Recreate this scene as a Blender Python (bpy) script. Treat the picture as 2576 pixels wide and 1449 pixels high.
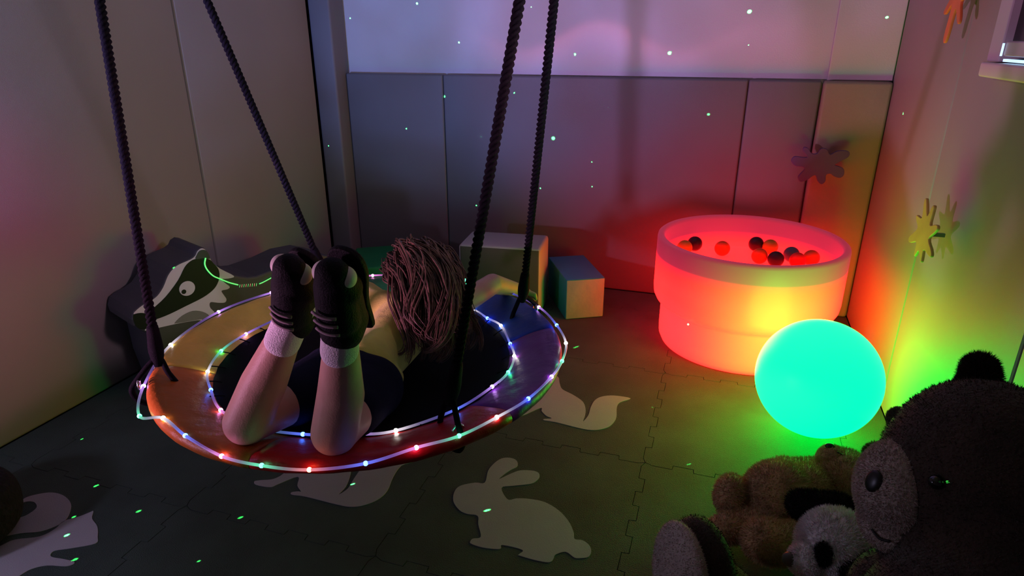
import bpy, bmesh, math, random
import numpy as np
from mathutils import Vector, Matrix
random.seed(7); np.random.seed(7)
S = bpy.context.scene
for o in list(bpy.data.objects): bpy.data.objects.remove(o)
COL = S.collection

# ------------------------------------------------------------------ camera
F_PX, PITCH, YAW, ROLL, CAM_H = 1616.22, .369507, -.320418, .001248, 1.22
cam = bpy.data.cameras.new('camera'); cam_o = bpy.data.objects.new('camera', cam); COL.objects.link(cam_o)
cam.sensor_fit = 'HORIZONTAL'; cam.sensor_width = 36.0; cam.lens = 36.0 * F_PX / 2576.0
cam.clip_start = .02
fw = Vector((math.sin(YAW)*math.cos(PITCH), math.cos(YAW)*math.cos(PITCH), -math.sin(PITCH)))
rt = Vector((math.cos(YAW), -math.sin(YAW), 0)); dn = fw.cross(rt)
r2 = rt*math.cos(ROLL) + dn*math.sin(ROLL); d2 = -rt*math.sin(ROLL) + dn*math.cos(ROLL)
cam_o.matrix_world = Matrix(((r2.x, -d2.x, -fw.x, 0), (r2.y, -d2.y, -fw.y, 0), (r2.z, -d2.z, -fw.z, CAM_H), (0, 0, 0, 1)))
S.camera = cam_o
S.view_settings.view_transform = 'Standard'; S.view_settings.look = 'None'
S.view_settings.gamma = 1; S.view_settings.use_curve_mapping = False
S.view_settings.exposure = 0.0
S.cycles.use_denoising = True
S.cycles.sample_clamp_indirect = 4.0

# ------------------------------------------------------------------ world and lamps
W = bpy.data.worlds.new('world'); S.world = W; W.use_nodes = True
W.node_tree.nodes['Background'].inputs[0].default_value = (.02, .02, .03, 1)
W.node_tree.nodes['Background'].inputs[1].default_value = 0.3

def lamp(name, kind, loc, color, power, aim=None, **kw):
    l = bpy.data.lights.new(name, kind); l.color = color; l.energy = power
    for k, v in kw.items(): setattr(l, k, v)
    o = bpy.data.objects.new(name, l); COL.objects.link(o); o.location = loc
    if aim is not None:
        o.rotation_euler = (Vector(aim) - Vector(loc)).to_track_quat('-Z', 'Y').to_euler()
    return o
LASER = (-1.95, .10, .80)
PROJ = (-1.95, .10, .60)          # galaxy projector standing by the left wall, left of the camera
BLUE = lamp('projector_blue_lobe', 'SPOT', PROJ, (.24, .36, 1.0), 185, aim=(-1.25, 3.1, 2.15), spot_size=math.radians(66), spot_blend=.75, shadow_soft_size=.05)
PINK = lamp('projector_pink_lobe', 'SPOT', PROJ, (1.0, .36, .66), 150, aim=(.35, 3.1, 1.55), spot_size=math.radians(58), spot_blend=.8, shadow_soft_size=.05)
SPILL = lamp('projector_violet_spill', 'POINT', PROJ, (.68, .62, 1.0), 11.0, shadow_soft_size=.05)
SIDE = lamp('side_fill', 'SPOT', (.50, .98, 1.45), (1.0, .76, .95), 50.0, aim=(-2.1, 1.95, 1.50), spot_size=math.radians(80), spot_blend=.8, shadow_soft_size=.12)  # unseen fill added out of frame to brighten the left wall
RED = lamp('side_red_fill', 'SPOT', (.50, .98, 1.45), (1.0, .05, .20), 60, aim=(-2.1, 1.15, .62), spot_size=math.radians(26), spot_blend=1.0, shadow_soft_size=.08)  # added at the same unseen spot, for the red patch on the left wall

def lobe_pattern(o, scale, lo, hi, seed, tint_a, tint_b):
    """soft clouds in a projector lobe, as its rippled lens gives"""
    o.data.use_nodes = True; nt = o.data.node_tree; N = nt.nodes; L = nt.links; em = [n for n in N if n.type == 'EMISSION'][0]
    gm = N.new('ShaderNodeNewGeometry'); ns = N.new('ShaderNodeTexNoise'); ns.noise_dimensions = '4D'; ns.inputs['W'].default_value = seed
    ns.inputs['Scale'].default_value = scale; ns.inputs['Detail'].default_value = 2; ns.inputs['Distortion'].default_value = 1.2
    L.new(gm.outputs['Incoming'], ns.inputs['Vector'])
    mr = N.new('ShaderNodeMapRange'); L.new(ns.outputs[0], mr.inputs[0]); mr.inputs[1].default_value = .33; mr.inputs[2].default_value = .67; mr.inputs[3].default_value = lo; mr.inputs[4].default_value = hi
    L.new(mr.outputs[0], em.inputs['Strength'])
    mx = N.new('ShaderNodeMix'); mx.data_type = 'RGBA'; L.new(ns.outputs[0], mx.inputs[0]); mx.inputs[6].default_value = (*tint_a, 1); mx.inputs[7].default_value = (*tint_b, 1)
    L.new(mx.outputs[2], em.inputs['Color'])
lobe_pattern(BLUE, 4.2, .65, 1.45, 3.0, (1, .8, .9), (.8, 1, 1))
lobe_pattern(PINK, 4.2, .75, 1.3, 9.0, (1, 1.1, 1), (1, .85, 1.1))
# the rippling aurora ribbon the projector throws on the white wall
AUR = lamp('projector_aurora', 'SPOT', PROJ, (1.0, .30, .60), 150, aim=(-.3, 3.15, 1.2), spot_size=math.radians(40), spot_blend=.9, shadow_soft_size=.01)
def aurora(o):
    o.data.use_nodes = True; nt = o.data.node_tree; N = nt.nodes; L = nt.links; em = [n for n in N if n.type == 'EMISSION'][0]
    def mth(op, a, b=None, c=None):
        n = N.new('ShaderNodeMath'); n.operation = op
        for k, v in enumerate((a, b, c)):
            if v is None: continue
            if isinstance(v, (int, float)): n.inputs[k].default_value = v
            else: L.new(v, n.inputs[k])
        return n.outputs[0]
    g = N.new('ShaderNodeNewGeometry'); sp = N.new('ShaderNodeSeparateXYZ'); L.new(g.outputs['Incoming'], sp.inputs[0])
    u = mth('DIVIDE', sp.outputs[0], sp.outputs[1]); w = mth('DIVIDE', sp.outputs[2], sp.outputs[1])
    q = mth('MULTIPLY', mth('SUBTRACT', u, U0), 26.0); f = mth('ADD', mth('MULTIPLY', mth('COSINE', q), .020), W0)
    e = mth('SUBTRACT', w, f); up = mth('GREATER_THAN', e, 0.0)
    sg = mth('ADD', .034, mth('MULTIPLY', up, -.024)); t = mth('DIVIDE', e, sg); b = mth('EXPONENT', mth('MULTIPLY', mth('MULTIPLY', t, t), -1.0))
    d = mth('DIVIDE', mth('SUBTRACT', u, U0), .17); fall = mth('EXPONENT', mth('MULTIPLY', mth('MULTIPLY', d, d), -1.0))
    L.new(mth('MULTIPLY', b, fall), em.inputs['Strength'])
    mx = N.new('ShaderNodeMix'); mx.data_type = 'RGBA'; L.new(mth('MULTIPLY_ADD', e, 22.0, .8), mx.inputs[0]); mx.clamp_factor = True
    mx.inputs[6].default_value = (.55, 1.3, 1.6, 1); mx.inputs[7].default_value = (1, .7, .6, 1); L.new(mx.outputs[2], em.inputs['Color'])
U0, W0 = .43, .198
aurora(AUR)

# ------------------------------------------------------------------ materials
def mat(name, color, rough=.6, var=.0, vscale=8, bump=0., bscale=120, sheen=0., spec=.3, detail=3, coat=0., metal=0., bump2=0., b2scale=6):
    m = bpy.data.materials.new(name); m.use_nodes = True; nt = m.node_tree; N = nt.nodes; L = nt.links
    b = N['Principled BSDF']; b.inputs['Base Color'].default_value = (*color, 1)
    b.inputs['Roughness'].default_value = rough; b.inputs['Specular IOR Level'].default_value = spec
    b.inputs['Sheen Weight'].default_value = sheen; b.inputs['Coat Weight'].default_value = coat
    b.inputs['Metallic'].default_value = metal
    tc = N.new('ShaderNodeTexCoord')
    if var:
        n = N.new('ShaderNodeTexNoise'); n.inputs['Scale'].default_value = vscale; n.inputs['Detail'].default_value = detail
        L.new(tc.outputs['Object'], n.inputs['Vector'])
        r = N.new('ShaderNodeMapRange'); r.inputs[1].default_value = .3; r.inputs[2].default_value = .7
        r.inputs[3].default_value = 1-var; r.inputs[4].default_value = 1+var; L.new(n.outputs[0], r.inputs[0])
        v = N.new('ShaderNodeVectorMath'); v.operation = 'SCALE'; v.inputs[0].default_value = color
        L.new(r.outputs[0], v.inputs['Scale']); L.new(v.outputs[0], b.inputs['Base Color'])
    prev = None
    for st, sc in ((bump2, b2scale), (bump, bscale)):
        if st:
            n = N.new('ShaderNodeTexNoise'); n.inputs['Scale'].default_value = sc; n.inputs['Detail'].default_value = 4
            L.new(tc.outputs['Object'], n.inputs['Vector'])
            k = N.new('ShaderNodeBump'); k.inputs['Strength'].default_value = st; k.inputs['Distance'].default_value = .01
            L.new(n.outputs[0], k.inputs['Height'])
            if prev: L.new(prev.outputs[0], k.inputs['Normal'])
            prev = k
    if prev: L.new(prev.outputs[0], b.inputs['Normal'])
    return m
def glow(name, color, strength, base=(.8, .8, .8)):
    m = mat(name, base, .4); b = m.node_tree.nodes['Principled BSDF']
    b.inputs['Emission Color'].default_value = (*color, 1); b.inputs['Emission Strength'].default_value = strength
    return m
M = {}
M['pad'] = mat('grey_vinyl_pad', (.150, .150, .165), .5, .05, 2, .12, 500, bump2=.25, b2scale=3)
M['pad_side'] = mat('warm_grey_vinyl_pad', (.26, .235, .23), .5, .05, 2, .12, 500, bump2=.2, b2scale=3)
M['pad_crease'] = mat('creased_vinyl_pad', (.27, .235, .20), .45, .06, 3, .12, 400, bump2=.8, b2scale=5)
M['plaster'] = mat('white_painted_plaster', (.52, .51, .54), .8, .03, 5, .1, 200)
M['dark_gap'] = mat('dark_backing', (.01, .01, .012), .9)
M['tile'] = mat('foam_tile', (.048, .070, .060), .75, .22, 5, .5, 350, detail=6)
M['sticker'] = mat('pale_foam_inlay', (.37, .34, .36), .8, .05, 6, .2, 400)
M['rope'] = mat('black_rope', (.005, .005, .008), .7, .3, 200, .3, 600, spec=.05)
M['metal'] = mat('bright_metal', (.7, .7, .72), .25, metal=1)
M['mesh_black'] = mat('black_swing_cloth', (.004, .004, .007), .8, .3, 300, .4, 900, spec=.08)
M['white_block'] = mat('white_vinyl', (.46, .43, .42), .5, .05, 4, .1, 400, bump2=.3)
M['olive_face'] = mat('olive_vinyl', (.085, .080, .06), .6, .08, 4, .1, 400, bump2=.3)
M['cream_face'] = mat('cream_vinyl', (.24, .27, .26), .5, .10, 9, .1, 400, bump2=1.0, b2scale=8)
M['blue_face'] = mat('blue_vinyl', (.06, .24, .42), .5, .04, 4, .1, 400, bump2=.3)
M['teal_face'] = mat('teal_vinyl', (.02, .26, .22), .5, .04, 4, .1, 400, bump2=.3)
M['green_face'] = mat('green_vinyl', (.005, .16, .05), .5, .04, 4, .1, 400, bump2=.3)
M['skin'] = mat('skin', (.56, .33, .26), .5, .06, 20, .1, 300)
M['shirt'] = mat('yellow_cotton', (.72, .68, .13), .85, .12, 14, .3, 500, bump2=1.0, b2scale=14, sheen=.2)
M['shorts'] = mat('navy_cotton', (.008, .010, .028), .85, .1, 14, .3, 500, bump2=.8, b2scale=12, spec=.1)
M['hair'] = mat('brown_hair', (.10, .055, .036), .45, .5, 26, .3, 300, spec=.35)
M['sock'] = mat('white_sock', (.80, .78, .82), .9, .04, 20, .6, 400)
M['shoe'] = mat('black_shoe', (.004, .004, .006), .7, .1, 40, .3, 300, spec=.15)
M['white_rubber'] = mat('white_rubber', (.62, .60, .55), .6)
M['strap'] = mat('pale_shoe_strap', (.30, .24, .26), .7)
for k, c in dict(yellow=(.66, .46, .07), orange=(.55, .14, .015), red=(.50, .008, .010), purple=(.20, .045, .30), blue=(.012, .06, .42), green=(.01, .17, .04)).items():
    M[k] = mat(k + '_swing_cloth', c, .42, .12, 10, .12, 400, bump2=.8, b2scale=14, spec=.4)
M['badger_grey'] = mat('badger_grey_vinyl', (.065, .068, .062), .55, .08, 4, .1, 400, bump2=.3)
M['badger_top'] = mat('badger_charcoal_vinyl', (.05, .05, .062), .5, .08, 4, .1, 400, bump2=.3)
M['print_white'] = mat('badger_white_print', (.62, .58, .66), .5); M['print_black'] = mat('badger_black_print', (.004, .004, .005), .5)
M['print_ear'] = mat('badger_ear_print', (.05, .06, .06), .5); M['print_chin'] = mat('badger_chin_print', (.19, .185, .18), .5)
M['purple_splat'] = mat('purple_foam', (.075, .055, .24), .5, .06, 12, coat=.1)
M['lime_splat'] = mat('lime_foam', (.40, .34, .06), .5, .12, 14)
M['orange_splat'] = mat('orange_foam', (.62, .17, .05), .5, .12, 14)
M['glass'] = mat('black_glass', (.003, .003, .004), .25, spec=.3)
M['frame'] = mat('white_window_frame', (.42, .41, .44), .4)
M['sill'] = mat('white_sill', (.60, .55, .52), .4)
M['bear_brown'] = mat('dark_brown_plush', (.046, .028, .018), .95, .3, 18, .5, 200, sheen=.15)
M['bear_cream'] = mat('cream_plush', (.50, .39, .33), .95, .12, 18, .5, 200, sheen=.15)
M['ear_dark'] = mat('dark_ear_plush', (.028, .014, .010), .95, .3, 18, .5, 200)
M['tan'] = mat('tan_plush', (.52, .31, .15), .95, .25, 22, .5, 200, sheen=.15)
M['tan_dark'] = mat('brown_tan_plush', (.15, .065, .035), .95, .25, 22, .5, 200, sheen=.15)
M['mouse'] = mat('grey_brown_plush', (.20, .14, .13), .95, .2, 22, .5, 200, sheen=.15)
M['panda_white'] = mat('white_plush', (.80, .72, .72), .95, .12, 30, .6, 160, sheen=.2)
M['panda_black'] = mat('black_plush', (.012, .009, .009), .95, .3, 30, .5, 200)
M['pink'] = mat('pale_pink_plush', (.50, .33, .29), .95, .12, 30, .5, 200)
M['nose'] = mat('black_nose', (.008, .007, .007), .35, spec=.5)
M['nose_grey'] = mat('grey_nose', (.10, .09, .08), .5)
M['pouffe'] = mat('black_pouffe', (.010, .008, .012), .9, .5, 60, 1., 80)
M['gloss_eye'] = mat('gloss_eye', (.004, .004, .004), .08, spec=.8)
M['sphere'] = glow('green_light_ball', (0.0, 1.0, .048), 12.0, (.1, .25, .2))
# translucent plastic pool lit from inside its base: the glow fades up the wall
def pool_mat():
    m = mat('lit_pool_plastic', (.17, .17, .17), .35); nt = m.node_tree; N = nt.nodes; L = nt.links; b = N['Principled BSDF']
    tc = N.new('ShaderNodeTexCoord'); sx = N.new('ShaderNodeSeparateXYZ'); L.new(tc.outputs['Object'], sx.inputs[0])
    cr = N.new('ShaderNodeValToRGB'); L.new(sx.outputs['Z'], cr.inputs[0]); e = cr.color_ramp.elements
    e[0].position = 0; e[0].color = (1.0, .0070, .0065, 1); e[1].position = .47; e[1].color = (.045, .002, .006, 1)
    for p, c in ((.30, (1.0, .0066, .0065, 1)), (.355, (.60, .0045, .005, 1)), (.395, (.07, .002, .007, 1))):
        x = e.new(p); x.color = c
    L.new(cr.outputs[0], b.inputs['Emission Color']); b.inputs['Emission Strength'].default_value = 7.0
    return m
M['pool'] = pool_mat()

# ------------------------------------------------------------------ helpers
def link(o, parent=None):
    COL.objects.link(o)
    if parent is not None: o.parent = parent
    return o
def obj(name, me, m=None, parent=None, smooth=True, kind=None):
    o = bpy.data.objects.new(name, me)
    if m is not None:
        for x in (m if isinstance(m, (list, tuple)) else [m]): me.materials.append(x)
    if smooth: me.polygons.foreach_set('use_smooth', [True]*len(me.polygons))
    if kind: o['kind'] = kind
    return link(o, parent)
def from_bm(bm, name='m'):
    me = bpy.data.meshes.new(name); bm.normal_update(); bm.to_mesh(me); bm.free(); return me
def from_py(v, f, name='m'):
    me = bpy.data.meshes.new(name); me.from_pydata([tuple(map(float, p)) for p in v], [], f); me.update(); return me
def thing(name, label, cat, loc=(0, 0, 0), group=None):
    o = bpy.data.objects.new(name, None); COL.objects.link(o); o.empty_display_size = .05
    o.location = loc; o['label'] = label; o['category'] = cat
    if group: o['group'] = group
    bpy.context.view_layer.update(); return o
def tag(o, label, cat, group=None):
    o['label'] = label; o['category'] = cat
    if group: o['group'] = group
    return o
def struct(o): o['kind'] = 'structure'; return o
def box_me(x0, x1, y0, y1, z0, z1, bev=0., seg=2, rot=0., piv=(0, 0)):
    bm = bmesh.new(); bmesh.ops.create_cube(bm, size=1)
    for v in bm.verts: v.co = Vector(((x0+x1)/2+v.co.x*(x1-x0), (y0+y1)/2+v.co.y*(y1-y0), (z0+z1)/2+v.co.z*(z1-z0)))
    if bev: bmesh.ops.bevel(bm, geom=bm.edges[:], offset=bev, segments=seg, profile=.5, affect='EDGES')
    if rot: bmesh.ops.rotate(bm, verts=bm.verts, cent=(piv[0], piv[1], 0), matrix=Matrix.Rotation(rot, 3, 'Z'))
    return from_bm(bm)
def prism_me(pts, M0, ux, uy, un, t, bev=0., seg=2):
    """polygon pts (2D) extruded by t along un"""
    bm = bmesh.new(); M0, ux, uy, un = map(Vector, (M0, ux, uy, un))
    vs = [bm.verts.new(M0+ux*a+uy*b) for a, b in pts]; f = bm.faces.new(vs)
    r = bmesh.ops.extrude_face_region(bm, geom=[f]); nv = [g for g in r['geom'] if isinstance(g, bmesh.types.BMVert)]
    for v in nv: v.co += un*t
    bmesh.ops.recalc_face_normals(bm, faces=bm.faces[:])
    if bev:
        ed = [e for e in bm.edges if len(e.link_faces) == 2 and any(len(f.verts) > 4 for f in e.link_faces)]
        bmesh.ops.bevel(bm, geom=ed, offset=bev, segments=seg, profile=.5, affect='EDGES')
    bmesh.ops.triangulate(bm, faces=[f for f in bm.faces if len(f.verts) > 4])
    return from_bm(bm)
def tube_me(pts, r, seg=8, closed=False, cap=True):
    P = [Vector(p) for p in pts]; n = len(P); rs = r if hasattr(r, '__len__') else [r]*n
    v = []; f = []; up = Vector((0, 0, 1)); prev = None
    for i, p in enumerate(P):
        a = P[(i-1) % n] if closed or i else p; b = P[(i+1) % n] if closed or i < n-1 else p
        t = (b-a).normalized()
        if prev is None:
            prev = t.cross(up)
            if prev.length < .05: prev = t.cross(Vector((1, 0, 0)))
        u = (prev - t*prev.dot(t)).normalized(); prev = u; w = t.cross(u)
        for k in range(seg):
            q = 2*math.pi*k/seg; v.append(p+(u*math.cos(q)+w*math.sin(q))*rs[i])
    m = n if closed else n-1
    for i in range(m):
        for k in range(seg):
            a = i*seg+k; b = i*seg+(k+1) % seg; c = ((i+1) % n)*seg+(k+1) % seg; d = ((i+1) % n)*seg+k; f.append((a, b, c, d))
    if cap and not closed: f.append(tuple(range(seg))[::-1]); f.append(tuple((n-1)*seg+k for k in range(seg)))
    return from_py(v, f)
def smooth_line(pts, n=8, closed=False):
    P = np.array(pts, float); m = len(P); o = []
    for i in range(m if closed else m-1):
        g = (lambda j: P[j % m]) if closed else (lambda j: P[max(0, min(m-1, j))])
        a, b, c, d = g(i-1), g(i), g(i+1), g(i+2)
        for k in range(n):
            t = k/n; o.append(.5*((2*b)+(c-a)*t+(2*a-5*b+4*c-d)*t*t+(3*b-a-3*c+d)*t**3))
    if not closed: o.append(P[-1])
    return o
def lathe_me(prof, seg=96):
    v = []; f = []; n = len(prof)
    for k in range(seg):
        q = 2*math.pi*k/seg
        for r, z in prof: v.append((r*math.cos(q), r*math.sin(q), z))
    for k in range(seg):
        for i in range(n-1):
            a = k*n+i; b = ((k+1) % seg)*n+i; f.append((a, b, b+1, a+1))
    return from_py(v, f)
def cone_bm(bm, p0, r0, p1, r1, seg=20, ring=8):
    """a limb: two spheres of different radius joined by a tapering hull"""
    p0 = Vector(p0); p1 = Vector(p1); d = p1-p0; q = d.to_track_quat('Z', 'Y') if d.length > 1e-6 else Vector((0, 0, 1)).to_track_quat('Z', 'Y')
    rows = []
    for i in range(ring+1):
        a = -math.pi/2+math.pi/2*i/ring; rows.append((r0*math.cos(a), r0*math.sin(a), 0))
    for i in range(ring+1):
        a = math.pi/2*i/ring; rows.append((r1*math.cos(a), r1*math.sin(a), 1))
    vv = []
    for rr, h, s in rows:
        base = p1 if s else p0
        vv.append([bm.verts.new(base+q @ Vector((max(rr, 1e-5)*math.cos(2*math.pi*k/seg), max(rr, 1e-5)*math.sin(2*math.pi*k/seg), h))) for k in range(seg)])
    for i in range(len(vv)-1):
        for k in range(seg): bm.faces.new((vv[i][k], vv[i][(k+1) % seg], vv[i+1][(k+1) % seg], vv[i+1][k]))
    bm.faces.new(vv[0][::-1]); bm.faces.new(vv[-1])
def ell_bm(bm, c, r, rot=(0, 0, 0)):
    from mathutils import Euler
    mt = Matrix.Translation(Vector(c)) @ Euler(rot).to_matrix().to_4x4() @ Matrix.Diagonal((*r, 1))
    bmesh.ops.create_uvsphere(bm, u_segments=24, v_segments=14, radius=1, matrix=mt)
def blob(name, parts, voxel, m, parent=None, smooth=6, kind=None, group_fn=None):
    """one continuous skin grown over limbs and ellipsoids"""
    bm = bmesh.new()
    for p in parts:
        if len(p) == 4: cone_bm(bm, *p)
        elif len(p) == 2: ell_bm(bm, p[0], p[1])
        else: ell_bm(bm, p[0], p[1], p[2])
    me = from_bm(bm); t = bpy.data.objects.new('t', me); COL.objects.link(t)
    a = t.modifiers.new('r', 'REMESH'); a.mode = 'VOXEL'; a.voxel_size = voxel; a.use_smooth_shade = True
    if smooth:
        b = t.modifiers.new('s', 'SMOOTH'); b.iterations = smooth; b.factor = .5
    dg = bpy.context.evaluated_depsgraph_get(); res = bpy.data.meshes.new_from_object(t.evaluated_get(dg), depsgraph=dg)
    bpy.data.objects.remove(t); res.materials.clear()
    if parent is not None: res.transform(Matrix.Translation(-parent.location))
    o = bpy.data.objects.new(name, res); res.materials.append(m)
    res.polygons.foreach_set('use_smooth', [True]*len(res.polygons))
    COL.objects.link(o)
    if parent is not None: o.parent = parent
    if kind: o['kind'] = kind
    return o
def place(o, parent):
    """geometry given in world metres -> child of a thing standing elsewhere"""
    if parent is not None:
        o.data.transform(Matrix.Translation(-parent.location)); o.parent = parent; o.matrix_parent_inverse = Matrix.Identity(4)
    return o
def part(name, me, m, parent, smooth=True, kind=None):
    return place(obj(name, me, m, None, smooth, kind), parent)
def sub(name, me, m, parent_part, top, smooth=True):
    o = obj(name, me, m, None, smooth); o.data.transform(Matrix.Translation(-top.location)); o.parent = parent_part; o.matrix_parent_inverse = Matrix.Identity(4); return o
def ball_me(c, r, u=16, v=10):
    bm = bmesh.new(); ell_bm(bm, c, r if hasattr(r, '__len__') else (r, r, r)); return from_bm(bm)
def fur(src, n, ln, m, w=.0009, lean=.5, down=(0, 0, 0), name='fur', keep=None):
    """short pile: thousands of blades standing on the plush skin, kept as one piece of stuff"""
    me = src.data; nv = len(me.vertices); co = np.empty(nv*3); me.vertices.foreach_get('co', co); co = co.reshape(-1, 3)
    me.calc_loop_triangles(); nt = len(me.loop_triangles); tr = np.empty(nt*3, dtype=np.int32); me.loop_triangles.foreach_get('vertices', tr); tr = tr.reshape(-1, 3)
    A, B, C_ = co[tr[:, 0]], co[tr[:, 1]], co[tr[:, 2]]; nn = np.cross(B-A, C_-A); ar = np.linalg.norm(nn, axis=1); nn /= (ar[:, None]+1e-12)
    idx = np.random.choice(nt, n, p=ar/ar.sum()); a = np.random.rand(n, 1); b = np.random.rand(n, 1); fl = (a+b) > 1; a[fl] = 1-a[fl]; b[fl] = 1-b[fl]
    p = A[idx]*(1-a-b)+B[idx]*a+C_[idx]*b; nrm = nn[idx]
    if keep is not None:
        k = keep(p+np.array(src.matrix_basis.translation)); p = p[k]; nrm = nrm[k]; n = len(p)
    rnd = np.random.randn(n, 3); d = nrm+lean*rnd*.5+np.array(down); d /= np.linalg.norm(d, axis=1)[:, None]
    sd = np.cross(d, rnd); sd /= np.linalg.norm(sd, axis=1)[:, None]+1e-9; L_ = ln*(.6+.7*np.random.rand(n, 1))
    V = np.stack([p-nrm*.001-sd*w, p-nrm*.001+sd*w, p+d*L_], 1).reshape(-1, 3)
    f = bpy.data.meshes.new(name); f.vertices.add(len(V)); f.vertices.foreach_set('co', V.ravel())
    f.loops.add(3*n); f.loops.foreach_set('vertex_index', np.arange(3*n, dtype=np.int32))
    f.polygons.add(n); f.polygons.foreach_set('loop_start', np.arange(0, 3*n, 3, dtype=np.int32)); f.update(calc_edges=True)
    f.materials.append(m); o = bpy.data.objects.new(name, f); COL.objects.link(o); o.parent = src; o['kind'] = 'stuff'
    return o

# ------------------------------------------------------------------ laser dots: one lamp whose pattern is made of thin beams
DOTS_B = [(-1.942,1.314,.8),(-1.560,1.377,1.3),(-1.343,1.198,1),(-.758,1.146,1.1),(-.325,1.155,1.7),(-.008,1.321,1.8),(.535,1.297,1.1),(-1.405,.947,1.5),(-1.029,.973,.9),(-.826,.762,2.1),(-1.631,.777,1),(-.102,.900,1.3),(-.628,.656,.6),(-.621,.534,.8),(-.888,.508,.9),(-1.242,.391,.9),(-1.154,1.121,.6),(-.974,1.353,.6),(-1.207,.752,.6),(-.561,.918,.45),(.005,1.188,.45)]
DOTS_F = [(-.515,2.415,1.2),(-.137,2.045,1.5),(-.932,1.328,.8),(-1.151,1.107,1),(-.517,1.346,1),(-1.646,1.085,1.1),(-1.437,1.039,1.1),(-1.587,.966,.9),(-1.538,.908,1.1),(-1.442,.851,1.1),(-1.880,.993,1),(-1.90,1.25,.7),(-.003,1.734,.7),(-1.142,.944,.7),(-1.729,1.094,.6)]
tgt = [((x, 3.13, z), s) for x, z, s in DOTS_B]+[((x, y, 0), s) for x, y, s in DOTS_F]+[((.62, 2.859, .954), 1.2), ((-2.06, 3.05, .68), .8), ((-1.83, 1.684, .458), .8), ((-1.04, 2.64, .239), .8), ((.345, .945, .605), .5)]
for (p, sz) in tgt:
    v = Vector(p)-Vector(LASER); dist = v.length; d = v.normalized(); rad = .0046*sz/dist
    o = lamp('projector_laser_beam', 'SPOT', LASER, (.05, 1.0, .13), 60.0, aim=p, spot_size=math.radians(1.0), spot_blend=0.0, shadow_soft_size=0.0)
    o.data.use_nodes = True; nt = o.data.node_tree; N = nt.nodes; L = nt.links; em = [n for n in N if n.type == 'EMISSION'][0]
    gm = N.new('ShaderNodeNewGeometry'); dd = N.new('ShaderNodeVectorMath'); dd.operation = 'DISTANCE'
    L.new(gm.outputs['Incoming'], dd.inputs[0]); dd.inputs[1].default_value = d
    mr = N.new('ShaderNodeMapRange'); L.new(dd.outputs['Value'], mr.inputs[0])
    mr.inputs[1].default_value = rad; mr.inputs[2].default_value = rad*.5; mr.inputs[3].default_value = 0; mr.inputs[4].default_value = 30*dist*dist
    L.new(mr.outputs[0], em.inputs['Strength'])

# ------------------------------------------------------------------ the room
XL, XR, YB, YF, ZC = -2.10, .62, 3.135, -1.25, 2.30
floor = struct(obj('floor', box_me(XL-.05, XR+.05, YF-.05, YB+.06, -.06, -.014), M['dark_gap'], smooth=False))
gx = [-.131+.598*k for k in range(-4, 3)]; gy = [2.303+.602*k for k in range(-6, 3)]
def edge(a, b, vertical, c, sd):
    """toothed joint line between two crossings"""
    n = 9; L_ = b-a; pts = []; rr = random.Random(sd); h = .0095
    pts.append((a, 0)); m = .02
    for k in range(n):
        s0 = a+m+(L_-2*m)*k/n; s1 = a+m+(L_-2*m)*(k+1)/n; q = h if k % 2 else -h; w = (s1-s0)*.10*(1 if k % 2 else 1)
        pts += [(s0-w*.0+.001, q), (s1-.001, q)]
    pts.append((b, 0))
    out = []
    for s, q in pts:
        if 0 < len(out) < len(pts)-1:   # dovetail slant
            pass
        out.append((c+q, s) if vertical else (s, c+q))
    return out
for i in range(len(gx)-1):
    for j in range(len(gy)-1):
        if gx[i+1] < XL+.03 or gx[i] > XR-.03: continue
        bt = edge(gx[i], gx[i+1], False, gy[j], j*31+i); tp = edge(gx[i], gx[i+1], False, gy[j+1], (j+1)*31+i)
        lf = edge(gy[j], gy[j+1], True, gx[i], 7); rg = edge(gy[j], gy[j+1], True, gx[i+1], 7)
        poly = bt[:-1]+rg[:-1]+tp[::-1][:-1]+lf[::-1][:-1]
        cl = []
        for x, y in poly:
            q = (min(max(x, XL), XR), min(max(y, YF), YB))
            if not cl or (abs(cl[-1][0]-q[0])+abs(cl[-1][1]-q[1])) > 1e-5: cl.append(q)
        if abs(cl[0][0]-cl[-1][0])+abs(cl[0][1]-cl[-1][1]) < 1e-5: cl.pop()
        if (max(p[0] for p in cl)-min(p[0] for p in cl)) < .02 or (max(p[1] for p in cl)-min(p[1] for p in cl)) < .02: continue
        bm = bmesh.new(); vs = [bm.verts.new((x, y, -.014)) for x, y in cl]; f = bm.faces.new(vs)
        if f.normal.z < 0: f.normal_flip()
        bm.normal_update()
        if f.normal.z < 0: bmesh.ops.reverse_faces(bm, faces=[f])
        r = bmesh.ops.extrude_face_region(bm, geom=[f])
        tf = [g for g in r['geom'] if isinstance(g, bmesh.types.BMFace)][0]
        for v in tf.verts: v.co.z = -.0035
        ins = bmesh.ops.inset_region(bm, faces=[tf], thickness=.0011, depth=0, use_even_offset=True)
        for v in tf.verts: v.co.z = 0
        bmesh.ops.triangulate(bm, faces=[q for q in bm.faces if len(q.verts) > 4])
        t = obj('foam_tile', from_bm(bm), M['tile'], floor, smooth=False)

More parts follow.
